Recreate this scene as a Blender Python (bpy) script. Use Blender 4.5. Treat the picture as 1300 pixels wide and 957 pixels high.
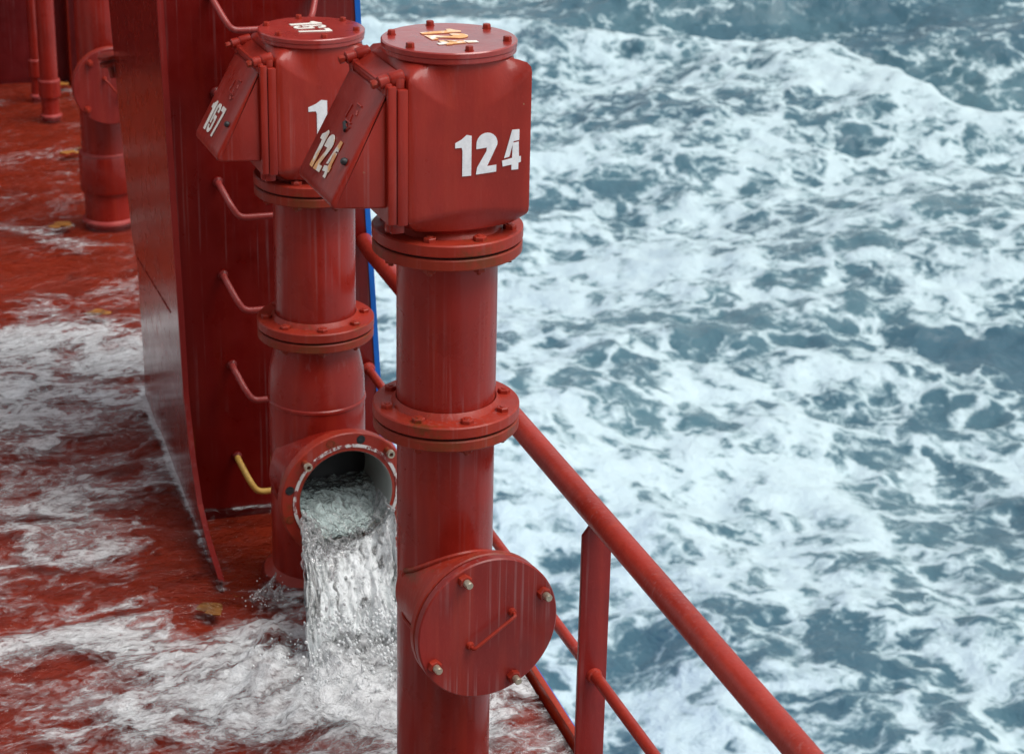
import bpy, bmesh, math, random
import numpy as np
from mathutils import Vector, Matrix
from math import sin, cos, pi, radians, sqrt, atan2, hypot

sc = bpy.context.scene
for o in list(bpy.data.objects): bpy.data.objects.remove(o)
col = sc.collection

# ------------------------------------------------------------------ camera, sky, sun, exposure
# world axes: X outboard to the ship's side, Y along the ship (away), Z up; deck at z = 0
cam = bpy.data.cameras.new('camera'); co = bpy.data.objects.new('camera', cam); col.objects.link(co)
co.matrix_world = Matrix.Translation((0, 0, 2.81)) @ Matrix.Rotation(radians(-18), 4, 'Z') @ \
    Matrix.Rotation(radians(90 - 21), 4, 'X') @ Matrix.Rotation(radians(1.2), 4, 'Z')
cam.sensor_width = 36; cam.lens = 36 * 2650 / 1300; cam.shift_y = -44.5 / 1300
cam.clip_start = .05; cam.clip_end = 6000
cam.dof.use_dof = True; cam.dof.focus_distance = 4.6; cam.dof.aperture_fstop = 7.5
sc.camera = co
w = bpy.data.worlds.new('World'); sc.world = w; w.use_nodes = True
nt = w.node_tree; bg = nt.nodes['Background']
sky = nt.nodes.new('ShaderNodeTexSky'); sky.sky_type = 'NISHITA'; sky.sun_disc = False
SUN_EL, SUN_AZ = 62, 125          # azimuth clockwise from +Y
sky.sun_elevation = radians(SUN_EL); sky.sun_rotation = radians(SUN_AZ)
sky.dust_density = 3.0; sky.ozone_density = 1.2
hs = nt.nodes.new('ShaderNodeHueSaturation'); hs.inputs['Saturation'].default_value = .22
nt.links.new(sky.outputs[0], hs.inputs['Color']); nt.links.new(hs.outputs[0], bg.inputs[0])
bg.inputs[1].default_value = .15
sl = bpy.data.lights.new('sun', 'SUN'); sl.energy = 1.8; sl.angle = radians(40); sl.color = (1, .97, .93)
so = bpy.data.objects.new('sun', sl); col.objects.link(so)
el, az = radians(SUN_EL), radians(SUN_AZ)
so.rotation_euler = Vector((sin(az) * cos(el), cos(az) * cos(el), sin(el))).to_track_quat('Z', 'Y').to_euler()
sc.view_settings.view_transform = 'Standard'; sc.view_settings.look = 'None'
sc.view_settings.exposure = 0.22; sc.view_settings.gamma = 1
sc.render.engine = 'CYCLES'; sc.cycles.use_denoising = True
sc.cycles.max_bounces = 8; sc.cycles.transparent_max_bounces = 24
sc.cycles.caustics_reflective = False; sc.cycles.caustics_refractive = False
rnd = random.Random(7)

# ------------------------------------------------------------------ numpy noise
_p = np.random.RandomState(3).permutation(256); _p = np.concatenate([_p, _p, _p])
_g = np.random.RandomState(5).normal(size=(256, 3)); _g /= np.linalg.norm(_g, axis=1)[:, None]
def pn(x, y, z=0.0):
    x, y, z = np.broadcast_arrays(np.asarray(x, float), np.asarray(y, float), np.asarray(z, float))
    xi, yi, zi = np.floor(x).astype(int), np.floor(y).astype(int), np.floor(z).astype(int)
    xf, yf, zf = x - xi, y - yi, z - zi; xi &= 255; yi &= 255; zi &= 255
    f = lambda t: t * t * t * (t * (t * 6 - 15) + 10)
    u, v, q = f(xf), f(yf), f(zf); r = 0
    for a in (0, 1):
        for b in (0, 1):
            for c in (0, 1):
                g = _g[_p[_p[_p[xi + a] + yi + b] + zi + c]]
                d = g[..., 0] * (xf - a) + g[..., 1] * (yf - b) + g[..., 2] * (zf - c)
                r = r + d * (u if a else 1 - u) * (v if b else 1 - v) * (q if c else 1 - q)
    return r * 1.5
def fbm(x, y, z=0.0, o=4, g=.5):
    s, a, t = 0, 1., 0
    for i in range(o):
        s = s + a * pn(np.asarray(x) * 2 ** i + 11.3 * i, np.asarray(y) * 2 ** i + 5.1 * i, z + 3.7 * i); t += a; a *= g
    return s / t
def sstep(a, b, x):
    t = np.clip((x - a) / (b - a), 0, 1); return t * t * (3 - 2 * t)

# ------------------------------------------------------------------ materials
class NT:
    def __init__(s, name):
        s.m = bpy.data.materials.new(name); s.m.use_nodes = True; s.t = s.m.node_tree; s.n = s.t.nodes
        s.n.clear(); s.out = s.n.new('ShaderNodeOutputMaterial')
    def new(s, k, **kw):
        n = s.n.new(k)
        for a, v in kw.items(): setattr(n, a, v)
        return n
    def ln(s, a, b): s.t.links.new(a, b)
    def coord(s, scale=(1, 1, 1), kind='Object'):
        tc = s.new('ShaderNodeTexCoord'); mp = s.new('ShaderNodeMapping'); mp.inputs['Scale'].default_value = scale
        s.ln(tc.outputs[kind], mp.inputs[0]); return mp.outputs[0]
    def noise(s, vec, scale, detail=4, rough=.55, dist=0, out='Fac'):
        n = s.new('ShaderNodeTexNoise'); n.inputs['Scale'].default_value = scale; n.inputs['Detail'].default_value = detail
        n.inputs['Roughness'].default_value = rough; n.inputs['Distortion'].default_value = dist
        s.ln(vec, n.inputs['Vector']); return n.outputs[out]
    def ramp(s, fac, stops, interp='LINEAR'):
        n = s.new('ShaderNodeValToRGB'); e = n.color_ramp; e.interpolation = interp
        while len(e.elements) < len(stops): e.elements.new(.5)
        for i, (p, c) in enumerate(stops):
            e.elements[i].position = p
            e.elements[i].color = (c, c, c, 1) if isinstance(c, (int, float)) else (*c, 1)
        s.ln(fac, n.inputs[0]); return n.outputs[0]
    def math(s, op, a, b=None, c=None, clamp=False):
        n = s.new('ShaderNodeMath', operation=op, use_clamp=clamp)
        for i, v in enumerate((a, b, c)):
            if v is None: continue
            if isinstance(v, (int, float)): n.inputs[i].default_value = v
            else: s.ln(v, n.inputs[i])
        return n.outputs[0]
    def mix(s, fac, a, b):
        n = s.new('ShaderNodeMix', data_type='RGBA')
        for i, v in ((0, fac), (6, a), (7, b)):
            if isinstance(v, (int, float)): n.inputs[i].default_value = v
            elif isinstance(v, tuple): n.inputs[i].default_value = (*v, 1)
            else: s.ln(v, n.inputs[i])
        return n.outputs[2]
    def bump(s, h, strength, dist=.01, nrm=None):
        n = s.new('ShaderNodeBump'); n.inputs['Strength'].default_value = strength; n.inputs['Distance'].default_value = dist
        s.ln(h, n.inputs['Height'])
        if nrm: s.ln(nrm, n.inputs['Normal'])
        return n.outputs[0]
    def bsdf(s, **kw):
        b = s.new('ShaderNodeBsdfPrincipled')
        for k, v in kw.items():
            k = k.replace('_', ' ')
            i = b.inputs[k]
            if isinstance(v, (int, float)): i.default_value = v
            elif isinstance(v, tuple): i.default_value = (*v, 1) if len(v) == 3 else v
            else: s.ln(v, i)
        return b
    def done(s, sh): s.ln(sh, s.out.inputs[0]); return s.m

def paint(name, c, rough=.3, rust=0.0, dark=.62, coat=.35, brush=.25, streak=0.0, chips=.0, spec=.2, salt=.25, runs=.7, grain=1.0):
    """weathered gloss marine paint"""
    k = NT(name); v = k.coord()
    big = k.noise(v, 3.5, 4, .6)
    c2 = tuple(x * dark for x in c); c3 = (min(1, c[0] * 1.12), c[1] * 1.45 + .004, c[2] * 1.25)
    colr = k.mix(k.ramp(big, [(.3, 0), (.7, 1)]), c2, c)
    vert = k.coord((22, 22, 1.1)); st = k.noise(vert, 1.6, 3, .55)
    colr = k.mix(k.math('MULTIPLY', k.ramp(st, [(.5, 0), (.75, 1)]), (.35 + streak) * grain), colr, c3)
    fine = k.noise(v, 130, 2, .6)
    colr = k.mix(k.math('MULTIPLY', k.ramp(fine, [(.62, 0), (.8, 1)]), .25), colr, tuple(min(1, x * 1.3 + .02) for x in c))
    sv = k.noise(k.coord((95, 95, 1.3)), 1.0, 3, .6); sm = k.noise(v, 5, 3, .6)
    sf = k.math('MULTIPLY', k.ramp(sv, [(.56, 0), (.66, 1)]), k.ramp(sm, [(.42, 0), (.66, salt)]))
    colr = k.mix(sf, colr, tuple(min(1, x * .6 + .16) for x in c))
    rv = k.noise(k.coord((38, 38, 1.6)), 1.0, 3, .65, .2); rf = k.math('MULTIPLY', k.ramp(rv, [(.66, 0), (.73, 1)]), k.ramp(k.noise(v, 6.5, 3, .6), [(.48, 0), (.64, runs)]))
    colr = k.mix(rf, colr, (.17, .030, .006))
    if rust > 0:
        r1 = k.noise(v, 9, 6, .65, .4); r2 = k.noise(v, 55, 4, .7)
        rm = k.math('MULTIPLY', k.ramp(k.math('ADD', r1, k.math('MULTIPLY', r2, .35)), [(.78 - rust * .3, 0), (.9 - rust * .2, 1)]), .85)
        colr = k.mix(rm, colr, k.mix(r2, (.10, .022, .008), (.19, .05, .014)))
    spk = k.noise(v, 75, 3, .75); colr = k.mix(k.ramp(spk, [(.745, 0), (.76, .8)]), colr, (.10, .03, .02))
    if chips > 0:
        ch = k.noise(v, 38, 5, .7); cm = k.ramp(ch, [(.72 - chips * .1, 0), (.735 - chips * .1, 1)])
        colr = k.mix(cm, colr, (.30, .16, .09))
    rg = k.ramp(k.noise(v, 14, 4, .6), [(.3, rough * .75), (.75, rough * 1.5)])
    b1 = k.bump(k.noise(k.coord((1, 1, .35)), 45, 3, .6), brush, .004)
    b2 = k.bump(k.noise(v, 7, 2, .5), .25, .012, b1)
    b3 = k.bump(fine, .12, .002, b2)
    b = k.bsdf(Base_Color=colr, Roughness=rg, Normal=b3, Coat_Weight=coat, Coat_Roughness=.16)
    b.inputs['IOR'].default_value = 1.5; b.inputs['Specular IOR Level'].default_value = spec
    return k.done(b.outputs[0])

RED = (.245, .021, .017)
M_head = paint('red_gloss_paint', (.33, .023, .013), .34, coat=.2, chips=.03)
M_lid = paint('glossy_lid_paint', (.38, .035, .027), .3, coat=.9)
M_pipe = paint('red_pipe_paint', (.30, .017, .010), .29, coat=.28, brush=.12, streak=.15)
M_flange = paint('red_flange_paint', (.34, .028, .014), .42, rust=.12, coat=.12)
M_rusty = paint('rust_stained_red_paint', (.29, .03, .014), .5, rust=.42, coat=.05)
M_cover = paint('red_cover_paint', (.28, .023, .018), .4, coat=.2, streak=.25, salt=.45, runs=.9)
M_dark = paint('shaded_red_bulkhead_paint', (.17, .0045, .003), .34, coat=.18, brush=.12)  # deeper red puts the front plate's shade into its colour
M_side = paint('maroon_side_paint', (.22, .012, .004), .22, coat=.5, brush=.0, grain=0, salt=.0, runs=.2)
M_rung = paint('faded_red_rung_paint', (.36, .05, .045), .4, chips=.15)
M_rail = paint('red_rail_paint', (.37, .032, .019), .4, brush=.5, chips=.06, coat=.2)
M_post = paint('red_post_paint', (.28, .019, .016), .38, coat=.2)
M_wall = paint('dark_wall_paint', (.13, .006, .007), .4, coat=.1)
M_yellow = paint('yellow_paint', (.72, .42, .10), .45, coat=.1)
M_blue = paint('blue_hull_paint', (.0, .14, .62), .4, coat=.3)
M_deck = paint('red_deck_paint', (.34, .030, .009), .35, coat=.2, dark=.8)

def simple(name, c, rough=.5, metal=0.0, var=.2, scale=30):
    k = NT(name); v = k.coord(); n = k.noise(v, scale, 4, .6)
    cc = k.mix(n, tuple(x * (1 - var) for x in c), tuple(min(1, x * (1 + var)) for x in c))
    b = k.bsdf(Base_Color=cc, Roughness=rough, Metallic=metal, Normal=k.bump(n, .2, .002)); return k.done(b.outputs[0])
M_gasket = simple('black_gasket', (.012, .011, .012), .7)
M_rubber = simple('black_rubber', (.02, .022, .024), .5)
M_brass = simple('dull_plated_steel', (.42, .36, .27), .35, .6, .35, 80)
M_galv = simple('pale_grey_pipe_bore', (.22, .24, .23), .45, 0, .35, 14)
M_black = simple('black_hollow_shade', (.006, .008, .009), .4)  # flat black in place of the shade deep in bore and bolt holes
M_fleck = simple('yellow_fleck', (.30, .115, .018), .6, 0, .5, 25)

def mark(name, stain):
    k = NT(name); v = k.coord(); c = (.87, .89, .90)
    n = k.noise(v, 60, 5, .7); cc = k.mix(k.ramp(n, [(.35, 0), (.6, 1)]), (.72, .74, .76) if not stain else (.70, .70, .63), c if not stain else (.86, .86, .79))
    if stain == 2:
        s = k.noise(v, 16, 3, .6, .6)
        cc = k.mix(k.ramp(s, [(.45, 0), (.56, .9)]), cc, k.mix(k.noise(v, 40, 3), (.75, .22, .02), (.80, .50, .16)))
    sp = k.noise(v, 120, 4, .7); cc = k.mix(k.ramp(sp, [(.7, 0), (.74, .8)]), cc, RED)
    b = k.bsdf(Base_Color=cc, Roughness=.45, Normal=k.bump(n, .2, .002)); return k.done(b.outputs[0])
M_white = mark('white_number_paint', 0); M_cream = mark('cream_number_paint', 1); M_stain = mark('rust_stained_number_paint', 2)

def scrape_ring():
    k = NT('scraped_gasket_mark'); v = k.coord(); n = k.noise(v, 28, 5, .75)
    cc = k.mix(k.ramp(n, [(.46, 0), (.52, 1)]), (.22, .03, .025), (.62, .60, .58))
    b = k.bsdf(Base_Color=cc, Roughness=.5); return k.done(b.outputs[0])
M_scrape = scrape_ring()

def bore():
    k = NT('wet_bore_with_rusty_lip'); v = k.coord(); n = k.noise(v, 22, 5, .7)
    a = k.new('ShaderNodeAttribute', attribute_name='lip')
    m = k.math('ADD', a.outputs['Fac'], k.math('MULTIPLY', k.math('SUBTRACT', n, .5), .9))
    cc = k.mix(k.ramp(m, [(.45, 0), (.62, 1)]), (.46, .50, .47), k.mix(k.ramp(n, [(.4, 0), (.62, 1)]), (.62, .50, .20), (.50, .14, .05)))
    b = k.bsdf(Base_Color=cc, Roughness=.25, Normal=k.bump(n, .4, .004)); return k.done(b.outputs[0])
M_bore = bore()

# ------------------------------------------------------------------ mesh helpers
class MB:
    def __init__(s): s.v = []; s.f = []
    def add(s, vs, fs):
        o = len(s.v); s.v += [tuple(v) for v in vs]; s.f += [[i + o for i in f] for f in fs]; return s
    def box(s, c, size, rot=None, bevel=0.0, seg=2):
        bm = bmesh.new(); bmesh.ops.create_cube(bm, size=1)
        for v in bm.verts: v.co = Vector((v.co.x * size[0], v.co.y * size[1], v.co.z * size[2]))
        if bevel: bmesh.ops.bevel(bm, geom=bm.edges[:], offset=bevel, segments=seg, affect='EDGES', profile=.5)
        bm.verts.index_update()
        m = Matrix.Translation(c) @ (rot.to_4x4() if rot else Matrix.Identity(4))
        s.add([m @ v.co for v in bm.verts], [[v.index for v in f.verts] for f in bm.faces]); bm.free(); return s
    def prism(s, pts, d, bevel=0.0):
        """closed polygon of 3-D points swept by vector d"""
        bm = bmesh.new(); a = [bm.verts.new(p) for p in pts]; b = [bm.verts.new(Vector(p) + Vector(d)) for p in pts]
        bm.faces.new(a); bm.faces.new(b[::-1]); n = len(a)
        for i in range(n): bm.faces.new((a[(i + 1) % n], a[i], b[i], b[(i + 1) % n]))
        bmesh.ops.recalc_face_normals(bm, faces=bm.faces[:])
        if bevel: bmesh.ops.bevel(bm, geom=bm.edges[:], offset=bevel, segments=3, affect='EDGES', profile=.5)
        bm.verts.index_update()
        s.add([v.co.copy() for v in bm.verts], [[v.index for v in f.verts] for f in bm.faces]); bm.free(); return s
    def lathe(s, prof, o=(0, 0, 0), n=(0, 0, 1), seg=64, phase=0.0, closed=False):
        """prof = [(radius, height)...]; r = 0 ends are capped"""
        n = Vector(n).normalized(); q = n.to_track_quat('Z', 'Y').to_matrix(); o = Vector(o)
        vs, rings = [], []
        for r, h in prof:
            if r < 1e-6: rings.append([len(vs)]); vs.append(o + n * h)
            else:
                rings.append(list(range(len(vs), len(vs) + seg)))
                for i in range(seg):
                    a = 2 * pi * i / seg + phase; vs.append(o + q @ Vector((r * cos(a), r * sin(a), h)))
        fs = []
        pairs = list(zip(rings, rings[1:])) + ([(rings[-1], rings[0])] if closed else [])
        for A, B in pairs:
            if len(A) == 1 and len(B) == 1: continue
            for i in range(seg):
                j = (i + 1) % seg
                if len(A) == 1: fs.append([A[0], B[j], B[i]][::-1] if 0 else [A[0], B[i], B[j]][::-1])
                elif len(B) == 1: fs.append([A[i], A[j], B[0]])
                else: fs.append([A[i], A[j], B[j], B[i]])
        s.add(vs, fs); return s
    def disc(s, r0, z0, z1, o=(0, 0, 0), n=(0, 0, 1), ch=.003, inner=0.0, seg=72):
        if inner > 0: return s.lathe([(inner, z0), (r0 - ch, z0), (r0, z0 + ch), (r0, z1 - ch), (r0 - ch, z1), (inner, z1)], o, n, seg, closed=True)
        return s.lathe([(0, z0), (r0 - ch, z0), (r0, z0 + ch), (r0, z1 - ch), (r0 - ch, z1), (0, z1)], o, n, seg)
    def tube(s, path, r, seg=16, cap=True):
        path = [Vector(p) for p in path]; rs = r if isinstance(r, (list, tuple)) else [r] * len(path)
        vs, fs = [], []; up = None
        for i, p in enumerate(path):
            d = (path[min(i + 1, len(path) - 1)] - path[max(i - 1, 0)]).normalized()
            if up is None: up = d.orthogonal().normalized()
            up = (up - d * up.dot(d)).normalized(); b = d.cross(up)
            for k in range(seg):
                a = 2 * pi * k / seg; vs.append(p + (up * cos(a) + b * sin(a)) * rs[i])
        for i in range(len(path) - 1):
            for k in range(seg):
                a, b2 = i * seg + k, i * seg + (k + 1) % seg; fs.append([a, b2, b2 + seg, a + seg])
        if cap: fs.append(list(range(seg))[::-1]); fs.append([(len(path) - 1) * seg + k for k in range(seg)])
        s.add(vs, fs); return s
    def hexnut(s, p, n, r, h, phase=.3):
        return s.lathe([(0, -.001), (r, -.001), (r, h * .8), (r * .86, h), (0, h)], p, n, 6, phase)
    def build(s, name, mat, parent=None, sharp=38, attrs=None):
        me = bpy.data.meshes.new(name); me.from_pydata([tuple(v) for v in s.v], [], s.f)
        bm = bmesh.new(); bm.from_mesh(me)
        if not attrs: bmesh.ops.recalc_face_normals(bm, faces=bm.faces[:])
        for f in bm.faces: f.smooth = True
        bm.to_mesh(me); bm.free()
        if sharp: me.set_sharp_from_angle(angle=radians(sharp))
        for k, a in (attrs or {}).items():
            at = me.attributes.new(k, 'FLOAT', 'POINT'); at.data.foreach_set('value', np.asarray(a, np.float32))
        me.materials.append(mat)
        o = bpy.data.objects.new(name, me); col.objects.link(o)
        if parent: o.parent = parent
        return o

def arc(pts, r, n=5):
    """round the inner corners of a polyline"""
    pts = [Vector(p) for p in pts]; out = [pts[0]]
    for a, b, c in zip(pts, pts[1:], pts[2:]):
        d1, d2 = (a - b).normalized(), (c - b).normalized()
        p0, p2 = b + d1 * min(r, (a - b).length * .45), b + d2 * min(r, (c - b).length * .45)
        for i in range(n + 1):
            t = i / n; out.append(p0 * (1 - t) ** 2 + b * 2 * t * (1 - t) + p2 * t * t)
    out.append(pts[-1]); return out

def thing(name, label, cat, loc=(0, 0, 0), rz=0, group=None):
    o = bpy.data.objects.new(name, None); col.objects.link(o); o.empty_display_size = .1
    o.location = loc; o.rotation_euler = (0, 0, rz); o['label'] = label; o['category'] = cat
    if group: o['group'] = group
    return o
def tag(o, label, cat, group=None, kind=None):
    o['label'] = label; o['category'] = cat
    if group: o['group'] = group
    if kind: o['kind'] = kind
    return o
def grid_mesh(name, X, Y, Z, mat, attrs=None, kind='structure', flip=False):
    ny, nx = X.shape
    co_ = np.stack([X, Y, Z], -1).reshape(-1, 3)
    i = np.arange(ny * nx).reshape(ny, nx); q = np.stack([i[:-1, :-1], i[:-1, 1:], i[1:, 1:], i[1:, :-1]], -1).reshape(-1, 4)
    if flip: q = q[:, ::-1]
    me = bpy.data.meshes.new(name); me.vertices.add(len(co_)); me.vertices.foreach_set('co', co_.ravel().astype(np.float32))
    me.loops.add(q.size); me.loops.foreach_set('vertex_index', q.ravel().astype(np.int32))
    me.polygons.add(len(q)); me.polygons.foreach_set('loop_start', (np.arange(len(q)) * 4).astype(np.int32))
    me.update(); me.validate(); me.polygons.foreach_set('use_smooth', [True] * len(q))
    for k, a in (attrs or {}).items():
        at = me.attributes.new(k, 'FLOAT', 'POINT'); at.data.foreach_set('value', a.ravel().astype(np.float32))
    me.materials.append(mat); o = bpy.data.objects.new(name, me); col.objects.link(o)
    if kind: o['kind'] = kind
    return o

# ------------------------------------------------------------------ sea
SEA = -5.2
def sea_mat():
    k = NT('foamy_sea_water'); v = k.coord()
    dens = k.new('ShaderNodeAttribute', attribute_name='foam').outputs['Fac']
    warp = k.noise(v, .9, 3, .6, 0, 'Color')
    vm = k.new('ShaderNodeVectorMath', operation='MULTIPLY_ADD'); k.ln(warp, vm.inputs[0]); vm.inputs[1].default_value = (1.3, 1.3, 0); k.ln(v, vm.inputs[2])
    w2 = k.noise(v, 4.5, 3, .6, 0, 'Color')
    vm2 = k.new('ShaderNodeVectorMath', operation='MULTIPLY_ADD'); k.ln(w2, vm2.inputs[0]); vm2.inputs[1].default_value = (.32, .32, 0); k.ln(vm.outputs[0], vm2.inputs[2])
    wv = vm2.outputs[0]
    def lace(scale, w_):
        vo = k.new('ShaderNodeTexVoronoi', feature='DISTANCE_TO_EDGE'); vo.inputs['Scale'].default_value = scale
        k.ln(wv, vo.inputs['Vector']); return k.ramp(vo.outputs['Distance'], [(0, 1), (w_, 0)])
    l1, l2, l3 = lace(1.1, .20), lace(2.9, .30), lace(8.0, .40)
    n1 = k.noise(wv, .55, 5, .62); n2 = k.noise(v, 6.0, 5, .66, .5)
    s = k.math('MULTIPLY_ADD', n1, 2.1, -1.05)
    s = k.math('MULTIPLY_ADD', l1, .50, s); s = k.math('MULTIPLY_ADD', l2, .42, s); s = k.math('MULTIPLY_ADD', l3, .22, s)
    s = k.math('MULTIPLY_ADD', n2, 1.2, k.math('SUBTRACT', s, .87))
    s = k.math('ADD', s, dens)
    foam = k.ramp(s, [(0, 0), (.18, .16), (.34, .62), (.55, 1)])
    aer = k.ramp(s, [(0, 0), (.30, 1)])
    deep = k.mix(k.ramp(k.noise(v, .35, 3), [(.35, 0), (.65, 1)]), (.038, .102, .140), (.070, .155, .188))
    base = k.mix(aer, deep, (.135, .235, .262))
    base = k.mix(foam, base, k.mix(n2, (.42, .55, .58), (.57, .69, .715)))
    rip = k.noise(v, 3.2, 6, .62, .3); b1 = k.bump(rip, .55, .12)
    b2 = k.bump(k.math('MULTIPLY', foam, k.noise(v, 14, 4, .7)), .5, .03, b1)
    rg = k.math('MULTIPLY_ADD', foam, .5, .12)
    b = k.bsdf(Base_Color=base, Roughness=rg, Normal=b2); b.inputs['IOR'].default_value = 1.33
    return k.done(b.outputs[0])
M_sea = sea_mat()
def ridge_x(Y):
    return np.interp(Y, [18, 23.5, 25.2, 26.4, 28.4, 30.4, 31.6, 33], [34, 20.5, 16.8, 15.2, 15.0, 14.4, 12.0, 2])
def sea_h(X, Y):
    h = .18 * np.sin(X * .55 + Y * .25 + 1) + .14 * np.sin(X * -.4 + Y * .9) + .30 * fbm(X * .28, Y * .28, 1.5, 4)
    h = h + .20 * fbm(X * 1.3, Y * 1.3, 4.2, 5, .6) + .10 * fbm(X * .7 + 3, Y * .7, 8.2, 3)
    d = X - ridge_x(Y) + .25 * fbm(X * .7, Y * .7, 6, 3) + .25 * fbm(X * 2.4, Y * 2.4, 3, 3); m = sstep(22, 25.5, Y)
    h = h + m * (.70 * np.exp(-np.where(d < 0, (d / 2.2) ** 2, (d / .8) ** 2)) - .45 * np.exp(-((d - 2.6) / 1.9) ** 2))
    h = h + .5 * np.exp(-((Y - 35.2 + .25 * (X - 16)) / .9) ** 2) * sstep(11, 15, X)
    return h
def sea_foam(X, Y):
    wob = 1.4 * fbm(X * .22, Y * .22, 9, 3)
    d = X - ridge_x(Y) + wob * .35 + .9 * fbm(X * 1.1, Y * 1.1, 7, 4, .6); m = sstep(21, 24, Y)
    f = .00 - .50 * sstep(-.2, 1.4, d) * m
    f = f + .30 * np.exp(-((d + .3) / .8) ** 2) * m
    for bx, by, rx, ry, a in ((12.2, 18.2, 2.2, .75, .62), (13.2, 16.8, 2.2, 1.3, .7), (8.9, 19.4, 1.5, .7, .4), (8.3, 24.8, 2.2, 1.0, .32),
                              (12.0, 27.5, 2.6, .9, .3), (15.3, 23.5, 1.4, 1.6, .25), (11.0, 31.5, 2.0, 1.2, .2), (8.2, 14.2, 1.1, .7, .28), (6.6, 12.2, .8, .6, .25)):
        f = f - a * np.exp(-((X - bx + wob) / rx) ** 2 - ((Y - by) / ry) ** 2)
    f = f + .12 * np.exp(-((X - 7) / 3) ** 2) + .10 * fbm(X * .5, Y * .5, 2, 3)
    f = f - .05 * sstep(19, 14, Y)
    return f
xs = np.arange(1.6, 27, .07); ys = np.arange(7.5, 44, .08)
X, Y = np.meshgrid(xs, ys); grid_mesh('sea', X, Y, SEA + sea_h(X, Y), M_sea, {'foam': sea_foam(X, Y)})
def ring(name, x0, x1, y0, y1, n):
    X, Y = np.meshgrid(np.linspace(x0, x1, n), np.linspace(y0, y1, n))
    return X, Y
xo = np.concatenate([np.linspace(-2500, -60, 20), np.linspace(-50, 60, 40), np.linspace(70, 2500, 20)])
X, Y = np.meshgrid(xo, xo)
grid_mesh('sea', X, Y, np.full_like(X, SEA - 1.3), M_sea, {'foam': np.where(np.abs(X) < 20, .35, -.45)})
# apron between the detailed patch and the open sea
for x0, x1, y0, y1 in ((27, 60, -30, 70), (1.6, 27, 44, 70), (1.6, 27, -30, 7.5)):
    xa = np.linspace(x0, x1, max(2, int((x1 - x0) / .35))); ya = np.linspace(y0, y1, max(2, int((y1 - y0) / .35)))
    X, Y = np.meshgrid(xa, ya); grid_mesh('sea', X, Y, SEA + sea_h(X, Y) - .02, M_sea, {'foam': sea_foam(X, Y)})

# ------------------------------------------------------------------ deck, hull
MB().box((-6.22, 10, -.075), (15.6, 60, .09)).build('deck', M_deck)['kind'] = 'structure'
h = thing('ship_hull', 'blue painted side of the ship below the red deck edge', 'hull', (0, 0, 0))
m = MB(); m.prism([(1.580, -20, 0.0), (1.596, -20, 0.0), (1.64, -20, -6.8), (1.62, -20, -6.8)], (0, 60, 0)); m.build('side_plate', M_blue, h)
MB().box((1.570, 10, .004), (.018, 60, .05), bevel=.003).build('deck_edge_bar', M_deck, h)

# ------------------------------------------------------------------ water running over the deck
def deck_water_mat():
    k = NT('water_and_froth_on_deck'); v = k.coord()
    dens = k.new('ShaderNodeAttribute', attribute_name='foam').outputs['Fac']
    mp = k.new('ShaderNodeMapping'); mp.inputs['Rotation'].default_value = (0, 0, radians(-28)); mp.inputs['Scale'].default_value = (1.0, 1.55, 1)
    k.ln(v, mp.inputs[0]); v0 = mp.outputs[0]
    def warp(vec, sc_, amp):
        c = k.noise(v0, sc_, 3, .6, 0, 'Color'); q = k.new('ShaderNodeVectorMath', operation='MULTIPLY_ADD')
        k.ln(c, q.inputs[0]); q.inputs[1].default_value = (amp, amp, 0); k.ln(vec, q.inputs[2]); return q.outputs[0]
    wv = warp(warp(v0, 2.4, .55), 11, .14)
    def lace(scale, w_):
        vo = k.new('ShaderNodeTexVoronoi', feature='DISTANCE_TO_EDGE'); vo.inputs['Scale'].default_value = scale
        k.ln(wv, vo.inputs['Vector']); return k.ramp(vo.outputs['Distance'], [(0, 1), (w_, 0)])
    n1 = k.noise(wv, 2.1, 5, .62); n2 = k.noise(v0, 27, 6, .70, .5)
    s = k.math('MULTIPLY_ADD', n1, 2.2, -1.1); s = k.math('MULTIPLY_ADD', lace(4.5, .33), .40, s); s = k.math('MULTIPLY_ADD', lace(13, .36), .26, s); s = k.math('MULTIPLY_ADD', lace(38, .40), .14, s)
    s = k.math('MULTIPLY_ADD', n2, 1.1, k.math('SUBTRACT', s, .82)); s = k.math('ADD', s, dens)
    foam = k.ramp(s, [(0, 0), (.14, .08), (.34, .32), (.50, .70), (.78, .97)])
    nb = k.bump(k.noise(wv, 4, 5, .62, .3), .9, .07); nb = k.bump(k.noise(wv, 22, 4, .6), .45, .010, nb)
    gl = k.new('ShaderNodeBsdfGlossy'); gl.inputs['Roughness'].default_value = .05; k.ln(nb, gl.inputs['Normal'])
    tr = k.new('ShaderNodeBsdfTransparent'); tr.inputs[0].default_value = (.93, .93, .93, 1)
    fr = k.new('ShaderNodeFresnel'); fr.inputs['IOR'].default_value = 1.33; k.ln(nb, fr.inputs['Normal'])
    clear = k.new('ShaderNodeMixShader'); k.ln(k.math('MULTIPLY', fr.outputs[0], 1.0), clear.inputs[0]); k.ln(tr.outputs[0], clear.inputs[1]); k.ln(gl.outputs[0], clear.inputs[2])
    fb = k.bump(k.math('MULTIPLY', n2, foam), .7, .02, nb)
    fo = k.bsdf(Base_Color=k.mix(n2, (.68, .70, .71), (.90, .92, .92)), Roughness=.22, Normal=fb)
    mx = k.new('ShaderNodeMixShader'); k.ln(foam, mx.inputs[0]); k.ln(clear.outputs[0], mx.inputs[1]); k.ln(fo.outputs[0], mx.inputs[2])
    return k.done(mx.outputs[0])
M_dw = deck_water_mat()
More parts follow.
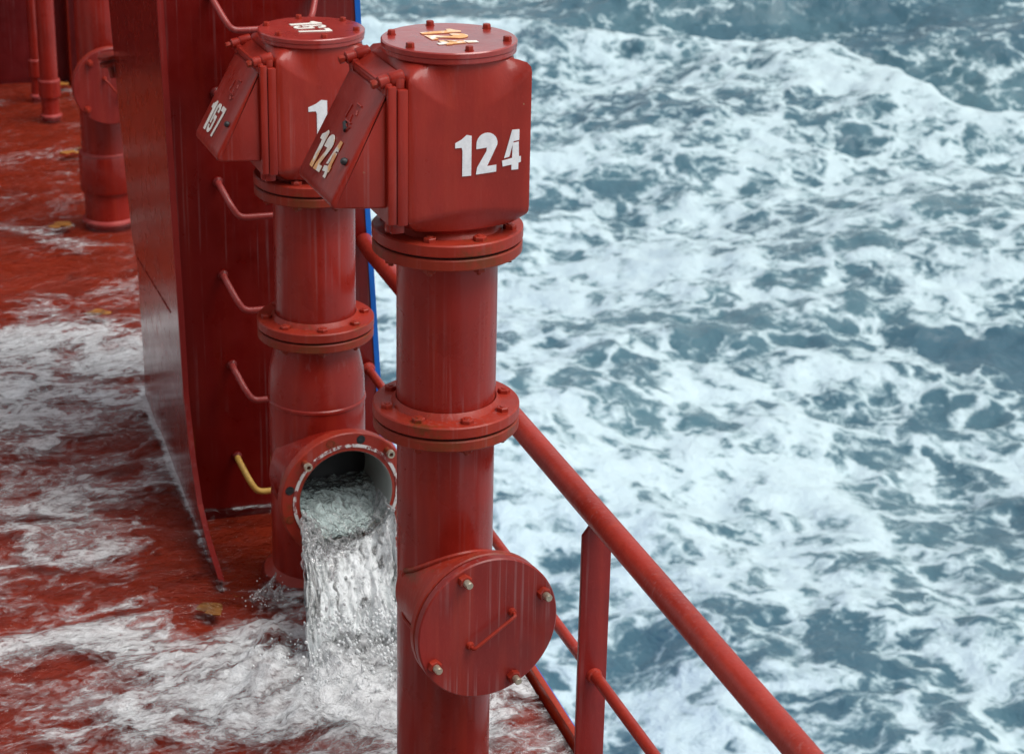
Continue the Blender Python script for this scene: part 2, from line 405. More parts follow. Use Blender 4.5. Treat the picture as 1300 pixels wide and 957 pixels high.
def dfoam(X, Y):
    c, s_ = cos(.25), sin(.25); wob = .35 * fbm(X * .9, Y * .9, 3, 3)
    y = Y + wob
    f = -.36 + .16 * fbm(X * 1.2, Y * 1.2, 5, 3) + 0 * X - .12 * sstep(9.3, 10.5, Y)
    f = f + .66 * sstep(7.95, 7.35, y) * sstep(6.4, 6.85, y) * sstep(1.6, .6, X - .25 * (Y - 7))   # dense band beside the bulkhead
    f = f + .27 * sstep(6.9, 6.5, y)                                              # milky middle
    f = f - .45 * np.exp(-((X - .82) / .17) ** 2 - ((Y - 5.55) / .42) ** 2)           # clear by the bracket
    f = f - .60 * sstep(.90, .97, X) * sstep(5.28, 5.4, Y) * sstep(6.3, 5.9, Y)    # clear pool under the rungs
    f = f - .30 * np.exp(-((X - .45) / .35) ** 2 - ((Y - 5.28) / .13) ** 2)
    f = f + .42 * np.exp(-((X - 1.15) / .62) ** 2 - ((Y - 4.75) / .36) ** 2)          # below the jet
    f = f + .06 * sstep(5.15, 4.95, y - .25 * (X - .6))
    f = f + .45 * np.exp(-((Y - 5.02 - .12 * np.sin(X * 4)) / .05) ** 2) * sstep(.9, .3, X)
    f = f + .75 * np.exp(-((X - .862) / .012) ** 2) * sstep(5.35, 5.6, Y) * sstep(6.95, 6.8, Y)   # froth caught along the plates
    f = f + .65 * np.exp(-((Y - 5.80) / .012) ** 2) * sstep(.87, .9, X) * sstep(1.5, 1.4, X)
    return f
def dheight(X, Y):
    t = X * .86 + Y * .5
    h = .030 * fbm(X * 1.6 + .8 * Y, Y * 3.0, 0, 4) + .013 * fbm(X * 6 + 2 * fbm(X * 2, Y * 2), Y * 9, 6, 4, .6)
    calm = 1 - .8 * sstep(.9, 1.0, X) * sstep(5.3, 5.5, Y) * sstep(6.4, 5.9, Y)
    jet = np.exp(-((X - 1.2) / .5) ** 2 - ((Y - 4.75) / .35) ** 2)
    h = h * calm * 1.0
    h = h + jet * (.030 + .16 * np.abs(fbm(X * 6, Y * 6, 8, 5, .62))) + .05 * np.exp(-((X - 1.14) / .17) ** 2 - ((Y - 4.76) / .07) ** 2) * (1 + fbm(X * 22, Y * 22, 3, 3))
    # bow waves running off the jet
    h = h + .018 * np.exp(-((Y - 5.12 - .10 * X) / .05) ** 2) * sstep(1.1, .8, X)
    return h * sstep(1.57, 1.45, X)
xs = np.concatenate([np.arange(-6, -.3, .08), np.arange(-.3, 1.558, .012)]); ys = np.concatenate([np.arange(-4, 3.8, .15), np.arange(3.8, 8.2, .012), np.arange(8.2, 11.49, .03)])
X, Y = np.meshgrid(xs, ys)
grid_mesh('water', X, Y, .004 + dheight(X, Y), M_dw, {'foam': dfoam(X, Y)})

# ------------------------------------------------------------------ numbers, stencilled
def arcpts(cx, cy, rx, ry, a0, a1, n=10):
    return [(cx + rx * cos(radians(a0 + (a1 - a0) * i / n)), cy + ry * sin(radians(a0 + (a1 - a0) * i / n))) for i in range(n + 1)]
DIG = {   # polygons in a cell: width as given, height 1
 '1': (.40, [[(.18, 0), (.40, 0), (.40, .97), (.28, 1), (.16, .90), (0, .82), (0, .70), (.16, .70), (.18, .62)]]),
 '2': (.52, [[(0, 0), (.50, .03), (.50, .20), (.27, .18), (.40, .45)] + arcpts(.26, .74, .26, .26, -10, 180, 12) + [(0, .62), (.26, .64), (.25, .55), (.02, .16)]]),
 '4': (.48, [[(.05, .32), (.18, .35), (.28, .72), (.42, .74), (.42, 1), (.24, 1)],
             [(.24, .02), (.41, .02), (.41, .18), (.47, .20), (.47, .34), (.42, .34), (.41, .70), (.26, .68), (.25, .31), (0, .26), (.02, .12), (.24, .15)]]),
 '6': (.44, [[(0, .30), (.14, .30), (.14, .78)] + arcpts(.22, .80, .08, .07, 180, 0, 6) + [(.30, .72), (.44, .72)] + arcpts(.22, .80, .22, .20, 0, 180, 10),
             [(.20, .60), (.20, .47), (.30, .47), (.30, .20)] + arcpts(.21, .19, .09, .06, 360, 180, 6) + [(.12, .24), (0, .24)] + arcpts(.22, .20, .22, .20, 180, 360, 10) + [(.44, .60)]]),
 '7': (.42, [[(.14, 0), (.29, 0), (.42, .80), (.42, 1), (0, 1), (0, .84), (.26, .84)]]),
}
def number(text, o, u, v, n, height, mat, parent, gap=.10, wide=1.0, lean=0.0, widths=None):
    """flat painted number: o = lower left, u = reading direction, v = up, n = out of the surface"""
    o, u, v, n = map(Vector, (o, u, v, n)); m = MB(); x = 0
    for ch in text:
        w_, polys = DIG[ch]
        for p in polys:
            q = [o + u * (x + a * wide) * height + v * (b + lean * x) * height + n * .0006 for a, b in p]
            m.prism(q, n * .0011)
        x += (w_ + gap) * wide
    return m.build('painted_number', mat, parent, sharp=20)

# ------------------------------------------------------------------ vent pipe head (square float chamber, flap, round lid)
def vent_head(t, zt, text, face_mark, lid_mark, flap_mark):
    """t = thing, zt = z of the top of the lid; local -Y faces along the ship to the viewer, -X carries the flap"""
    z = lambda d: zt - d
    # chamber: loft circle -> square -> circle
    seg = 128; R = .1365; rc = .02
    def sq(a):
        c, s_ = cos(a), sin(a); p = 28.0
        return R * (abs(c) ** p + abs(s_) ** p) ** (-1 / p)
    rows = []
    def g(a):
        q = min(abs(cos(a)), abs(sin(a))) / max(abs(cos(a)), abs(sin(a))); return q ** 1.6
    for k_ in range(13):
        row = []
        for i in range(seg):
            a = 2 * pi * i / seg; s_ = sq(a); ga = g(a)
            ze_t = zt - .120 + .082 * ga; ze_b = zt - .352 - .012 * ga + .014
            if cos(a) < 0 and abs(cos(a)) > abs(sin(a)): ze_t = zt - .048 + .0 * ga
            if k_ == 0: r, zz = .130, zt - .020
            elif k_ == 1: r, zz = .1315, zt - .025
            elif k_ == 2: r, zz = .1315 + (s_ - .1315) * .5, (zt - .025) * .5 + ze_t * .5 + .003
            elif k_ == 3: r, zz = s_ - .010 * ga - .001, ze_t + .006
            elif k_ == 4: r, zz = s_ - .002 * ga - .0005, ze_t - .002
            elif k_ == 5: r, zz = s_, ze_t - .012
            elif k_ == 6: r, zz = s_, (ze_t + ze_b) / 2
            elif k_ == 7: r, zz = s_, ze_b + .012
            elif k_ == 8: r, zz = s_ - .001, ze_b + .003
            elif k_ == 9: r, zz = s_ - .005, ze_b - .004
            elif k_ == 10: r, zz = .118 + (s_ - .118) * .45, zt - .378
            elif k_ == 11: r, zz = .114, zt - .388
            else: r, zz = .112, zt - .405
            row.append((r * cos(a), r * sin(a), zz))
        rows.append(row)
    m = MB(); vs = [p for r in rows for p in r]; fs = []
    for k_ in range(12):
        for i in range(seg):
            j = (i + 1) % seg; fs.append([k_ * seg + i, k_ * seg + j, (k_ + 1) * seg + j, (k_ + 1) * seg + i])
    fs.append(list(range(seg))); fs.append([12 * seg + i for i in range(seg)][::-1]); m.add(vs, fs)
    ch = m.build('float_chamber', M_head, t, sharp=32)
    # round lid with six bolts
    m = MB(); m.lathe([(0, z(.0255)), (.138, z(.0255)), (.1405, z(.023)), (.1405, z(.0145)), (.1395, z(.0135)), (.1395, z(.0125)), (.1420, z(.0115)), (.1420, z(.0025)), (.1395, z(0)), (0, z(0))], seg=96)
    lid = m.build('round_lid', M_lid, t)
    for i in range(6):
        a = radians(90 + i * 60); p = (.122 * cos(a), .122 * sin(a), z(0))
        m = MB(); m.lathe([(0, z(0) - .001), (.0095, z(0) - .001), (.0095, z(0) + .0015), (0, z(0) + .0015)], (p[0], p[1], 0), (0, 0, 1), 20); m.hexnut((p[0], p[1], z(0) + .0015), (0, 0, 1), .0088, .0085, rnd.random()); m.build('bolt', M_flange, lid)
    number(text, (-.045, .072, z(0)), (0, -1, 0), (1, 0, 0), (0, 0, 1), .088, lid_mark, lid, .13, .94)
    number(text, (-.034 if text == '124' else -.050, -.1365, z(.258)), (1, 0, 0), (0, 0, 1), (0, -1, 0), .087 if text == '124' else .098, face_mark, ch, .12, 1.02 if text == '124' else 1.3, lean=.03)
    # flap frame on the left side
    m = MB(); m.box((-.1450, 0, z(.211)), (.0225, .272, .286), bevel=.003); m.build('flap_seat', M_head, t)
    m = MB(); m.box((-.1668, 0, z(.206)), (.0190, .268, .290), bevel=.003); fr = m.build('flap_frame', M_head, t)
    MB().box((-.1570, 0, z(.209)), (.004, .262, .280)).build('gasket', M_gasket, fr)
    # hooded flap
    m = MB(); yb = .122
    prof = [(-.172, z(.078)), (-.178, z(.078)), (-.292, z(.288)), (-.294, z(.302)), (-.286, z(.310)), (-.172, z(.318))]
    m.prism([(x, -yb, zz) for x, zz in prof], (0, 2 * yb, 0), bevel=.0065)
    hood = m.build('hooded_flap', M_head, t, sharp=50)
    # raised casting marks and two rubber knobs on the slope
    d = Vector((-.292 + .178, 0, -.210)).normalized(); nn = Vector((d.z, 0, -d.x)); nn = nn if nn.x < 0 else -nn
    P = lambda a, b: Vector((-.178, 0, z(.078))) + d * a + Vector((0, -1, 0)) * b + nn * .001
    m = MB()
    for a0, b0, a1, b1 in ((.050, .012, .050, .042), (.092, -.005, .092, .030), (.058, -.010, .088, -.014), (.075, .014, .090, .018), (.062, .030, .072, .036), (.098, .010, .108, .022), (.108, .022, .098, .036)):
        m.tube([P(a0, b0), P(a1, b1)], .0022, 6)
    m.build('cast_mark', M_head, hood)
    number(text, P(.217, -.084), (0, -1, 0), tuple(-d), tuple(nn), .084, flap_mark, hood, .10, .96)
    if text == '124':
        m = MB(); m.tube([P(.098, -.002), P(.110, .022)], .0055, 8); m.build('rubber_plug', M_rubber, hood)
    m = MB(); m.lathe([(0, 0), (.008, 0), (.008, .006), (.005, .010), (0, .010)], P(.160, .098), nn, 14); m.build('rubber_plug', M_rubber, hood)
    # sloping top plate between hinges
    m = MB(); m.prism([(-.137, -.10, z(.042)), (-.137, -.10, z(.058)), (-.178, -.10, z(.076)), (-.178, -.10, z(.066))], (0, .20, 0), bevel=.003); m.build('hinge_plate', M_head, t)
    for sy in (-1, 1):
        y = sy * .112
        m = MB(); ax = Vector((1, 0, .22)).normalized(); o = Vector((-.190, y, z(.056)))
        m.lathe([(0, 0), (.0115, 0), (.0135, .002), (.0135, .019), (.0115, .021), (.0115, .0225), (.0135, .0245), (.0145, .026), (.0145, .052), (.012, .054), (0, .054)], o, ax, 28)
        m.box((-.172, y, z(.068)), (.016, .030, .026), bevel=.004); m.box((-.148, y, z(.060)), (.020, .030, .030), bevel=.004)
        m.box((-.143, y, z(.083)), (.024, .034, .012), bevel=.003)
        hg = m.build('hinge', M_head, t)
        m = MB(); m.lathe([(0, 0), (.0075, 0), (.0075, .012), (0, .012)], o - ax * .012, ax, 14); m.hexnut(o - ax * .006, -ax, .0095, .009, rnd.random()); m.build('pivot_bolt', M_flange, hg)
    # clamp lugs under the frame
    for sy in (-1, 1):
        m = MB(); m.box((-.150, sy * .105, z(.362)), (.030, .026, .028), bevel=.004); m.box((-.166, sy * .105, z(.362)), (.014, .020, .020), bevel=.004); m.build('lug', M_head, t)

def flange_pair(t, zc, R, up=.027, dn=.025, n=8, phase=90, ri=.10, rust=True, neck_r=.1105):
    """zc = z of the joint; upper plate, black gasket, lower plate; eight bolts on the top"""
    m = MB(); m.disc(R, 0, up, (0, 0, zc + .0025), inner=ri, seg=96); m.lathe([(neck_r, up - .001), (neck_r + .012, up - .001), (neck_r + .008, up + .005), (neck_r + .001, up + .013)], (0, 0, zc + .0025), seg=96); f1 = m.build('upper_flange', M_flange, t)
    m = MB(); m.disc(R - .007, -.003, .003, (0, 0, zc), inner=ri); m.build('gasket', M_gasket, f1)
    m = MB(); m.disc(R - .001, 0, dn, (0, 0, zc - .0025 - dn), inner=ri, seg=96); f2 = m.build('lower_flange', M_rusty if rust else M_flange, t)
    for i in range(n):
        a = radians(phase + i * 360 / n); p = Vector((.137 * cos(a), .137 * sin(a), zc + .0025 + up))
        m = MB(); m.hexnut(p, (0, 0, 1), .0145, .0095, rnd.random()); m.lathe([(.0, .009), (.007, .009), (.006, .0115), (0, .0115)], p, (0, 0, 1), 12); m.build('bolt', M_flange, f1)
        p.z = zc - .0025 - dn
        m = MB(); m.hexnut(p, (0, 0, -1), .014, .012, rnd.random()); m.lathe([(0, .010), (.006, .010), (.006, .018), (0, .018)], p, (0, 0, -1), 10); m.build('nut', M_rusty, f2)

def pipe(t, z0, z1, r, name='pipe', mat=None):
    m = MB(); m.lathe([(r, z0), (r, z1)], seg=96); return m.build(name, mat or M_pipe, t)

BZ = radians(5)      # branch direction: 5 deg off the ship's axis
def bdir(a=BZ): return Vector((sin(a), -cos(a), 0)), Vector((cos(a), sin(a), 0))

def blind_branch(t, zc, L, rn, R, rp, ang=BZ, phase=115, handle=True):
    n, tt = bdir(ang); o = Vector((0, 0, zc))
    m = MB(); m.lathe([(rn, 0), (rn, L - .055), (rn + .004, L - .05)], o, n, 80)
    # weld bead where the branch meets the pipe
    pts = []
    for i in range(73):
        a = 2 * pi * i / 72; u, w_ = (rn + .002) * cos(a), (rn + .002) * sin(a)
        uu = max(-rp + .001, min(rp - .001, u)); pts.append(o + n * (sqrt(rp * rp - uu * uu) + .002) + tt * uu + Vector((0, 0, w_)))
    m.tube(pts, .006, 8, False); m.build('branch', M_flange, t)
    m = MB(); m.disc(R, L - .050, L - .029, o, n, inner=.09, seg=96); f = m.build('branch_flange', M_flange, t)
    m = MB(); m.disc(R - .006, L - .030, L - .022, o, n, inner=.09, seg=96); m.build('gasket', M_gasket, f)
    m = MB(); m.disc(R + .001, L - .023, L, o, n, seg=96); c = m.build('blind_cover', M_cover, t)
    for i in range(4):
        a = radians(phase + 90 * i); p = o + (tt * cos(a) + Vector((0, 0, 1)) * sin(a)) * (R - .022) + n * L
        m = MB(); m.hexnut(p, n, .0155, .014, rnd.random()); bo = m.build('bolt', M_flange, c)
        m = MB(); m.lathe([(0, .013), (.0085, .013), (.0085, .030), (.007, .032), (0, .032)], p, n, 16); m.build('stud', M_brass if handle else M_flange, bo)
    hp = lambda u, w_, d: o + tt * u + Vector((0, 0, w_)) + n * (L + d)
    h0, h1 = ((-.045, -.032), (.055, .030)) if handle else ((-.03, .035), (.03, -.045))
    m = MB(); m.tube(arc([hp(*h0, -.002), hp(*h0, .022), hp(*h1, .022), hp(*h1, -.002)], .008, 4), .0042, 10)
    for q in (h0, h1): m.lathe([(0, -.001), (.010, -.001), (.008, .010), (0, .012)], hp(*q, 0), n, 14)
    m.build('handle', M_flange, c)

# --- the near vent pipe, number 124
v1 = thing('vent_pipe', 'nearest red vent pipe, number 124 on its square head, blind round cover low on it', 'vent pipe', (1.180, 4.095, 0), radians(-3.5 + 7) * 0 + radians(3.5), 'red vent pipes standing on the deck')
Z1 = 1.846
vent_head(v1, Z1, '124', M_white, M_stain, M_stain)
flange_pair(v1, Z1 - .430, .1625, phase=100)
pipe(v1, 1.02, Z1 - .43, .1095)
flange_pair(v1, 1.006, .1625, phase=93 - 3)
pipe(v1, -.02, 1.0, .1085, 'lower_pipe')
blind_branch(v1, .585, .24, .121, .1665, .1085, ang=radians(1.5 + 3), phase=115)
m = MB(); m.lathe([(.108, -.02), (.135, -.02), (.135, .012), (.122, .02), (.108, .03)], seg=64); m.build('base_ring', M_flange, v1)

# --- the vent pipe behind it, number 167, branch left open and pouring
v2 = thing('vent_pipe', 'red vent pipe, number 167 on its head, water pouring from its open side branch', 'vent pipe', (1.163, 5.355, 0), radians(3.5), 'red vent pipes standing on the deck')
Z2 = 1.594
vent_head(v2, Z2, '167', M_white, M_cream, M_cream)
flange_pair(v2, Z2 - .422, .1625, phase=100)
pipe(v2, .77, Z2 - .43, .112)
flange_pair(v2, .757, .1625, phase=82, neck_r=.1125)
m = MB(); m.lathe([(.112, .74), (.117, .70), (.125, .665), (.132, .63), (.1345, .60), (.1355, .56), (.1355, .551)], seg=96); m.build('reducer', M_pipe, v2)
m = MB(); m.lathe([(.1352, .550), (.1385, .547), (.139, .543), (.1385, .539), (.1352, .536)], seg=96); m.build('weld_bead', M_pipe, v2)
m = MB(); m.lathe([(.134, -.02), (.168, -.02), (.170, -.008), (.166, .004), (.152, .014), (.140, .022), (.134, .03)], seg=96); m.build('base_ring', M_flange, v2)
BR, BL, BZC = .135, .24, .335; n2, t2 = bdir(radians(3)); o2 = Vector((0, 0, BZC))
m = MB(); m.lathe([(.155, .03), (.155, BL - .045), (.160, BL - .03)], o2, n2, 96); m.build('branch', M_pipe, v2)
m = MB(); m.disc(.188, BL - .034, BL, o2, n2, inner=BR, seg=120); of = m.build('open_flange', M_flange, v2)
m = MB(); m.lathe([(.146, BL + .0005), (.146, BL + .0022), (.155, BL + .0022), (.155, BL + .0005)], o2, n2, 120, closed=True); m.build('gasket_mark', M_scrape, of)
for i in range(12):
    a = radians(15 + 30 * i); p = o2 + (t2 * cos(a) + Vector((0, 0, 1)) * sin(a)) * .169 + n2 * BL
    if i in (1, 4):
        m = MB(); m.lathe([(.0, 0), (.0085, 0), (.0085, .030), (0, .030)], p, n2, 16); b_ = m.build('stud', M_rusty, of)
        m = MB(); m.lathe([(.006, .026), (.006, .037), (.0105, .037), (.0115, .034), (.0115, .026)], p, n2, 18, closed=True); m.build('sleeve_end', M_brass, b_)
    else:
        m = MB(); m.lathe([(0, .0012), (.0085, .0012), (.0095, 0), (.0085, .0)], p, n2, 16); m.lathe([(.0095, .0), (.0125, .0), (.0125, .0016), (.0095, .0016)], p, n2, 16, closed=True); m.build('bolt_hole', M_black if i % 3 else M_rusty, of)
m = MB(); zs = [-.02 + .572 * i / 60 for i in range(61)]; vs = []; fs = []
for z_ in zs:
    for i in range(120): vs.append((.1355 * cos(2 * pi * i / 120), .1355 * sin(2 * pi * i / 120), z_))
for a_ in range(60):
    for i in range(120):
        j = (i + 1) % 120; c_ = (Vector(vs[a_ * 120 + i]) + Vector(vs[(a_ + 1) * 120 + j])) / 2
        if c_.dot(n2) > 0 and hypot(c_.dot(t2), c_.z - BZC) < .142: continue      # opening into the branch
        fs.append([a_ * 120 + i, a_ * 120 + j, (a_ + 1) * 120 + j, (a_ + 1) * 120 + i])
m.add(vs, fs); m.build('lower_pipe', M_pipe, v2)
# bore
m = MB(); seg = 96; L = []; vs = []; fs = []
q = n2.to_track_quat('Z', 'Y').to_matrix()
prof = [(BR, BL + .002), (BR - .002, BL - .002), (BR - .002, BL - .03), (BR - .002, .16), (BR - .002, .02)]
for r, hh in prof:
    for i in range(seg):
        a = 2 * pi * i / seg; p = o2 + q @ Vector((r * cos(a), r * sin(a), hh)); vs.append(p)
        down = max(0, -(p.z - BZC) / r); L.append((down ** 2.2) * (1.0 if hh > BL - .04 else .35) * .95)
for k_ in range(len(prof) - 1):
    for i in range(seg):
        j = (i + 1) % seg; fs.append([k_ * seg + i, k_ * seg + j, (k_ + 1) * seg + j, (k_ + 1) * seg + i])
m.add(vs, fs); m.build('bore', M_bore, v2, attrs={'lip': L})
m = MB(); m.lathe([(0, .03), (BR - .001, .03)], o2, n2, 64); m.build('bore_shade_disc', M_black, v2)  # black disc painted as the dark depth of the bore

# --- the far vent pipe
v3 = thing('vent_pipe', 'far red pipe with wide collar and blind cover beside the dark wall', 'vent pipe', (1.010, 8.844, 0), 0, 'red vent pipes standing on the deck')
pipe(v3, -.02, 2.9, .1065)
m = MB(); m.lathe([(.1065, .135), (.119, .14), (.121, .145), (.121, .298), (.117, .306), (.1065, .309)], seg=80); m.build('collar', M_pipe, v3)
m = MB(); m.lathe([(.1065, .306), (.119, .307), (.1185, .312), (.1065, .317)], seg=80); m.build('weld_bead', M_rung, v3)
m = MB(); m.lathe([(.1065, .0), (.121, .0), (.119, .010), (.1065, .018)], seg=80); m.build('weld_bead', M_rung, v3)
blind_branch(v3, .640, .20, .115, .162, .1065, ang=radians(4), phase=130, handle=False)
flange_pair(v3, 2.2, .1625)

# ------------------------------------------------------------------ bulkhead box with climbing rungs
FY = 5.813
b = thing('bulkhead', 'tall dark red steel bulkhead with climbing rungs and blue outboard edge', 'bulkhead', (0, 0, 0))
sx = lambda z: .865 - .026 * z           # left plate leans slightly
edge = [(-.05, 1.555), (0, 1.548), (.10, 1.52), (.19, 1.470), (.39, 1.4575), (.92, 1.428), (1.57, 1.400), (2.6, 1.37)]
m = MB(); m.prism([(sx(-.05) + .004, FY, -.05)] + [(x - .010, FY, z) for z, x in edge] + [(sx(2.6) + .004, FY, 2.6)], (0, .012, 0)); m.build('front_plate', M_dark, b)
m = MB()
pts = [(x, z) for z, x in edge]
vs = []; fs = []
for x, z in pts: vs += [(x - .010, FY - .004, z), (x + .006, FY - .004, z), (x + .006, FY + 1.1, z), (x - .010, FY + 1.1, z)]
for i in range(len(pts) - 1):
    for k_ in range(4): fs.append([i * 4 + k_, i * 4 + (k_ + 1) % 4, i * 4 + 4 + (k_ + 1) % 4, i * 4 + 4 + k_])
fs.append([0, 1, 2, 3]); fs.append([len(vs) - 4 + i for i in range(4)][::-1]); m.add(vs, fs); m.build('outboard_edge', M_blue, b, sharp=20)
# left plate: (Y, z) outline, upper part and the lower bracket that runs forward of the front plate
back = [(6.80, 0), (6.76, .14), (6.74, .50), (6.83, .57), (6.93, .96), (6.99, 1.35), (7.06, 2.6)]
outl = [(FY + .0, 2.6), (FY + .0, .62)] + [(5.82, .40), (5.765, .22), (5.68, .092), (5.55, .040), (5.34, .006), (5.33, -.03)] + [(6.80, -.03)] + back
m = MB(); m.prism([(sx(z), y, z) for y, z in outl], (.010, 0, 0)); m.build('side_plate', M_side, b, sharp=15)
m = MB(); m.tube([(sx(.52) - .0, 6.72, .53), (sx(.6) - .0, 5.98, .60)], .003, 8); m.build('weld_seam', M_side, b)
# face bar along the front edge
m = MB(); ed = [(FY - .02, 2.6), (FY - .02, .62), (5.80, .40), (5.745, .22), (5.66, .10), (5.53, .045), (5.32, .012)]
for (y0, z0), (y1, z1) in zip(ed, ed[1:]): pass
vs = []; fs = []
for i, (y, z) in enumerate(ed):
    wd = .011 if z > .5 else .010
    for dx, dy in ((-wd * .6, 0), (wd, 0), (wd, .016), (-wd * .6, .016)): vs.append((sx(z) + .004 + dx, y + dy, z))
for i in range(len(ed) - 1):
    for k_ in range(4): fs.append([i * 4 + k_, i * 4 + (k_ + 1) % 4, i * 4 + 4 + (k_ + 1) % 4, i * 4 + 4 + k_])
fs.append([0, 1, 2, 3]); fs.append([len(vs) - 4 + i for i in range(4)][::-1]); m.add(vs, fs); m.build('face_bar', M_post, b, sharp=25)
for x, z, w_ in ((.972, 1.600, .30), (.980, 1.318, .30), (.978, 1.052, .30), (.985, .765, .30), (1.003, .478, .29), (1.010, .176, .29)):
    m = MB(); a, c, d_ = .055, .095, .085
    m.tube(arc([(x, FY + .005, z), (x, FY - .03, z - .002), (x + .025, FY - c * .9, z - d_ * .65), (x + .045, FY - c, z - d_), (x + w_ - .045, FY - c, z - d_), (x + w_ - .025, FY - c * .9, z - d_ * .65), (x + w_, FY - .03, z - .002), (x + w_, FY + .005, z)], .022, 5), .0095, 12)
    yel = z < .3
    ro = m.build('rung', M_yellow if yel else M_rung, b)
    if yel: ro['label'] = 'yellow painted lowest rung'
    for xx in (x, x + w_):
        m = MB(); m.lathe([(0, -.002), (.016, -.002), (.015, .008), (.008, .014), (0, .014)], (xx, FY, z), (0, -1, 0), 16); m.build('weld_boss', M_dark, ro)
# short pipe stubs fixed behind the side plate
m = MB(); m.lathe([(0, 0), (.030, 0), (.036, .004), (.036, .014), (0, .014)], (.822, 7.0, 1.150), (-.2, 0, 1), 24); m.lathe([(0, 0), (.034, 0), (.034, .012), (0, .012)], (.826, 7.0, 1.128), (-.2, 0, 1), 24); m.lathe([(0, 0), (.013, 0), (.013, .05), (0, .05)], (.836, 7.0, 1.085), (-.2, 0, 1), 14); m.build('valve_stub', M_flange, b)

# unseen accommodation block, added behind the viewer to hide sky and darken facing sides
MB().box((-7.4, -9.5, 4.5), (17.6, 7.0, 9.2), bevel=.05).build('unseen_sky_blocker', M_wall, None)['kind'] = 'structure'
# ------------------------------------------------------------------ guard rail
r = thing('guard_rail', 'red pipe guard rail with one flat post along the deck edge', 'railing', (1.41, 5.8, 0))
def rl(y, z, s0=1.409): return Vector((s0 + (5.813 - y) * .0245 - 1.41, y - 5.8, z))
m = MB(); m.tube([rl(5.80, .842), rl(5.79, .842)] + [rl(5.7 - i * .1, .838 - .010 * min(1, i / 10)) for i in range(48)], [.018, .026] + [.0285] * 48, 32); m.build('top_rail', M_rail, r)
m = MB(); m.tube([rl(5.81, .425, 1.422), rl(5.7, .425, 1.422)] + [rl(5.6 - i * .4, .42, 1.424) for i in range(12)], .0135, 20)
for y in (5.80,): m.lathe([(0, 0), (.022, 0), (.018, .01), (0, .02)], rl(y, .425, 1.422), (0, -1, 0), 14)
m.build('lower_rail', M_rail, r)
for py in (3.875, 2.2):
    xr = 1.409 + (5.813 - py) * .0245 - 1.41
    m = MB(); m.prism([(xr - .024, py - 5.8, -.03), (xr + .044, py - 5.8, -.03), (xr + .044, py - 5.8, .758), (xr + .02, py - 5.8, .795), (xr - .006, py - 5.8, .795), (xr - .024, py - 5.8, .77)], (0, .012, 0), bevel=.0015); po = m.build('post', M_post, r)
    m = MB(); m.lathe([(0, 0), (.019, 0), (.017, .010), (0, .016)], (xr + .014, py - 5.8, .418), (0, -1, 0), 16); m.build('rail_boss', M_rail, po)

# ------------------------------------------------------------------ far wall with stiffeners, slim pipes
wl = thing('steel_wall', 'dark red transverse steel wall with vertical stiffeners at the far end', 'wall', (0, 11.5, 0))
MB().box((-.6, .006, 1.6), (5, .012, 3.4)).build('wall_plate', M_wall, wl)
for x, w_ in ((1.13, .05), (1.36, .10), (.2, .05), (-.6, .05)):
    MB().box((x, -.06, 1.6), (w_ if w_ > .06 else .012, .12 if w_ > .06 else .10, 3.4), bevel=.002).build('stiffener', M_post if x == 1.36 else M_side, wl)
for nm, x, y, r_, zc in (('nearer', .944, 10.657, .046, (.100, .190)), ('farther', .918, 11.081, .030, (.105, .198))):
    s_ = thing('deck_pipe', 'nearer and thicker of two slim red pipes with collars by the far wall' if nm == 'nearer' else 'thin red pipe hugging the far wall behind the thicker slim pipe', 'pipe', (x, y, 0), 0, 'slim pipes by the far wall')
    pipe(s_, -.02, 2.6, r_)
    m = MB(); m.lathe([(r_, zc[0]), (r_ + .010, zc[0] + .004), (r_ + .010, zc[1] - .006), (r_, zc[1])], seg=40); m.build('collar', M_pipe, s_)
    m = MB(); m.lathe([(r_, 0), (r_ + .012, 0), (r_ + .010, .008), (r_, .014)], seg=40); m.build('weld_bead', M_rung, s_); m = MB(); m.lathe([(r_, zc[1] - .006), (r_ + .010, zc[1] - .006), (r_ + .009, zc[1]), (r_, zc[1] + .004)], seg=40); m.build('weld_bead', M_rung, s_)

# ------------------------------------------------------------------ yellow paint flecks under the deck water, built as loose scraps
for i, (x, y, s_, lb) in enumerate(((.82, 5.19, .045, 'yellow paint fleck in front of the bulkhead bracket'), (.80, 8.80, .06, 'small yellow paint fleck left of the far pipe base'),
                        (1.06, 11.3, .05, 'yellow paint fleck beside the slim pipes at the far wall'), (.80, 7.66, .05, 'orange paint fleck just behind the white foam band'), (.96, 9.95, .06, 'dark paint fleck left of the far pipe collar'))):
    m = MB(); rr = random.Random(i)
    for j in range(7):
        a = rr.random() * 6.28; p = Vector((rr.gauss(0, s_ * .35), rr.gauss(0, s_ * .35), .006 + j * .001)); k_ = s_ * (.35 + .3 * rr.random())
        pl = [p + Vector((cos(a + q * .9) * k_ * (.6 + .5 * rr.random()), sin(a + q * .9) * k_ * (.5 + .5 * rr.random()), .004 * rr.random())) for q in range(7)]
        m.prism(pl, (0, 0, .002))
    o = m.build('paint_fleck', M_fleck, None); o.location = (x, y, -.006); tag(o, lb, 'seaweed', 'paint flecks on the wet deck')

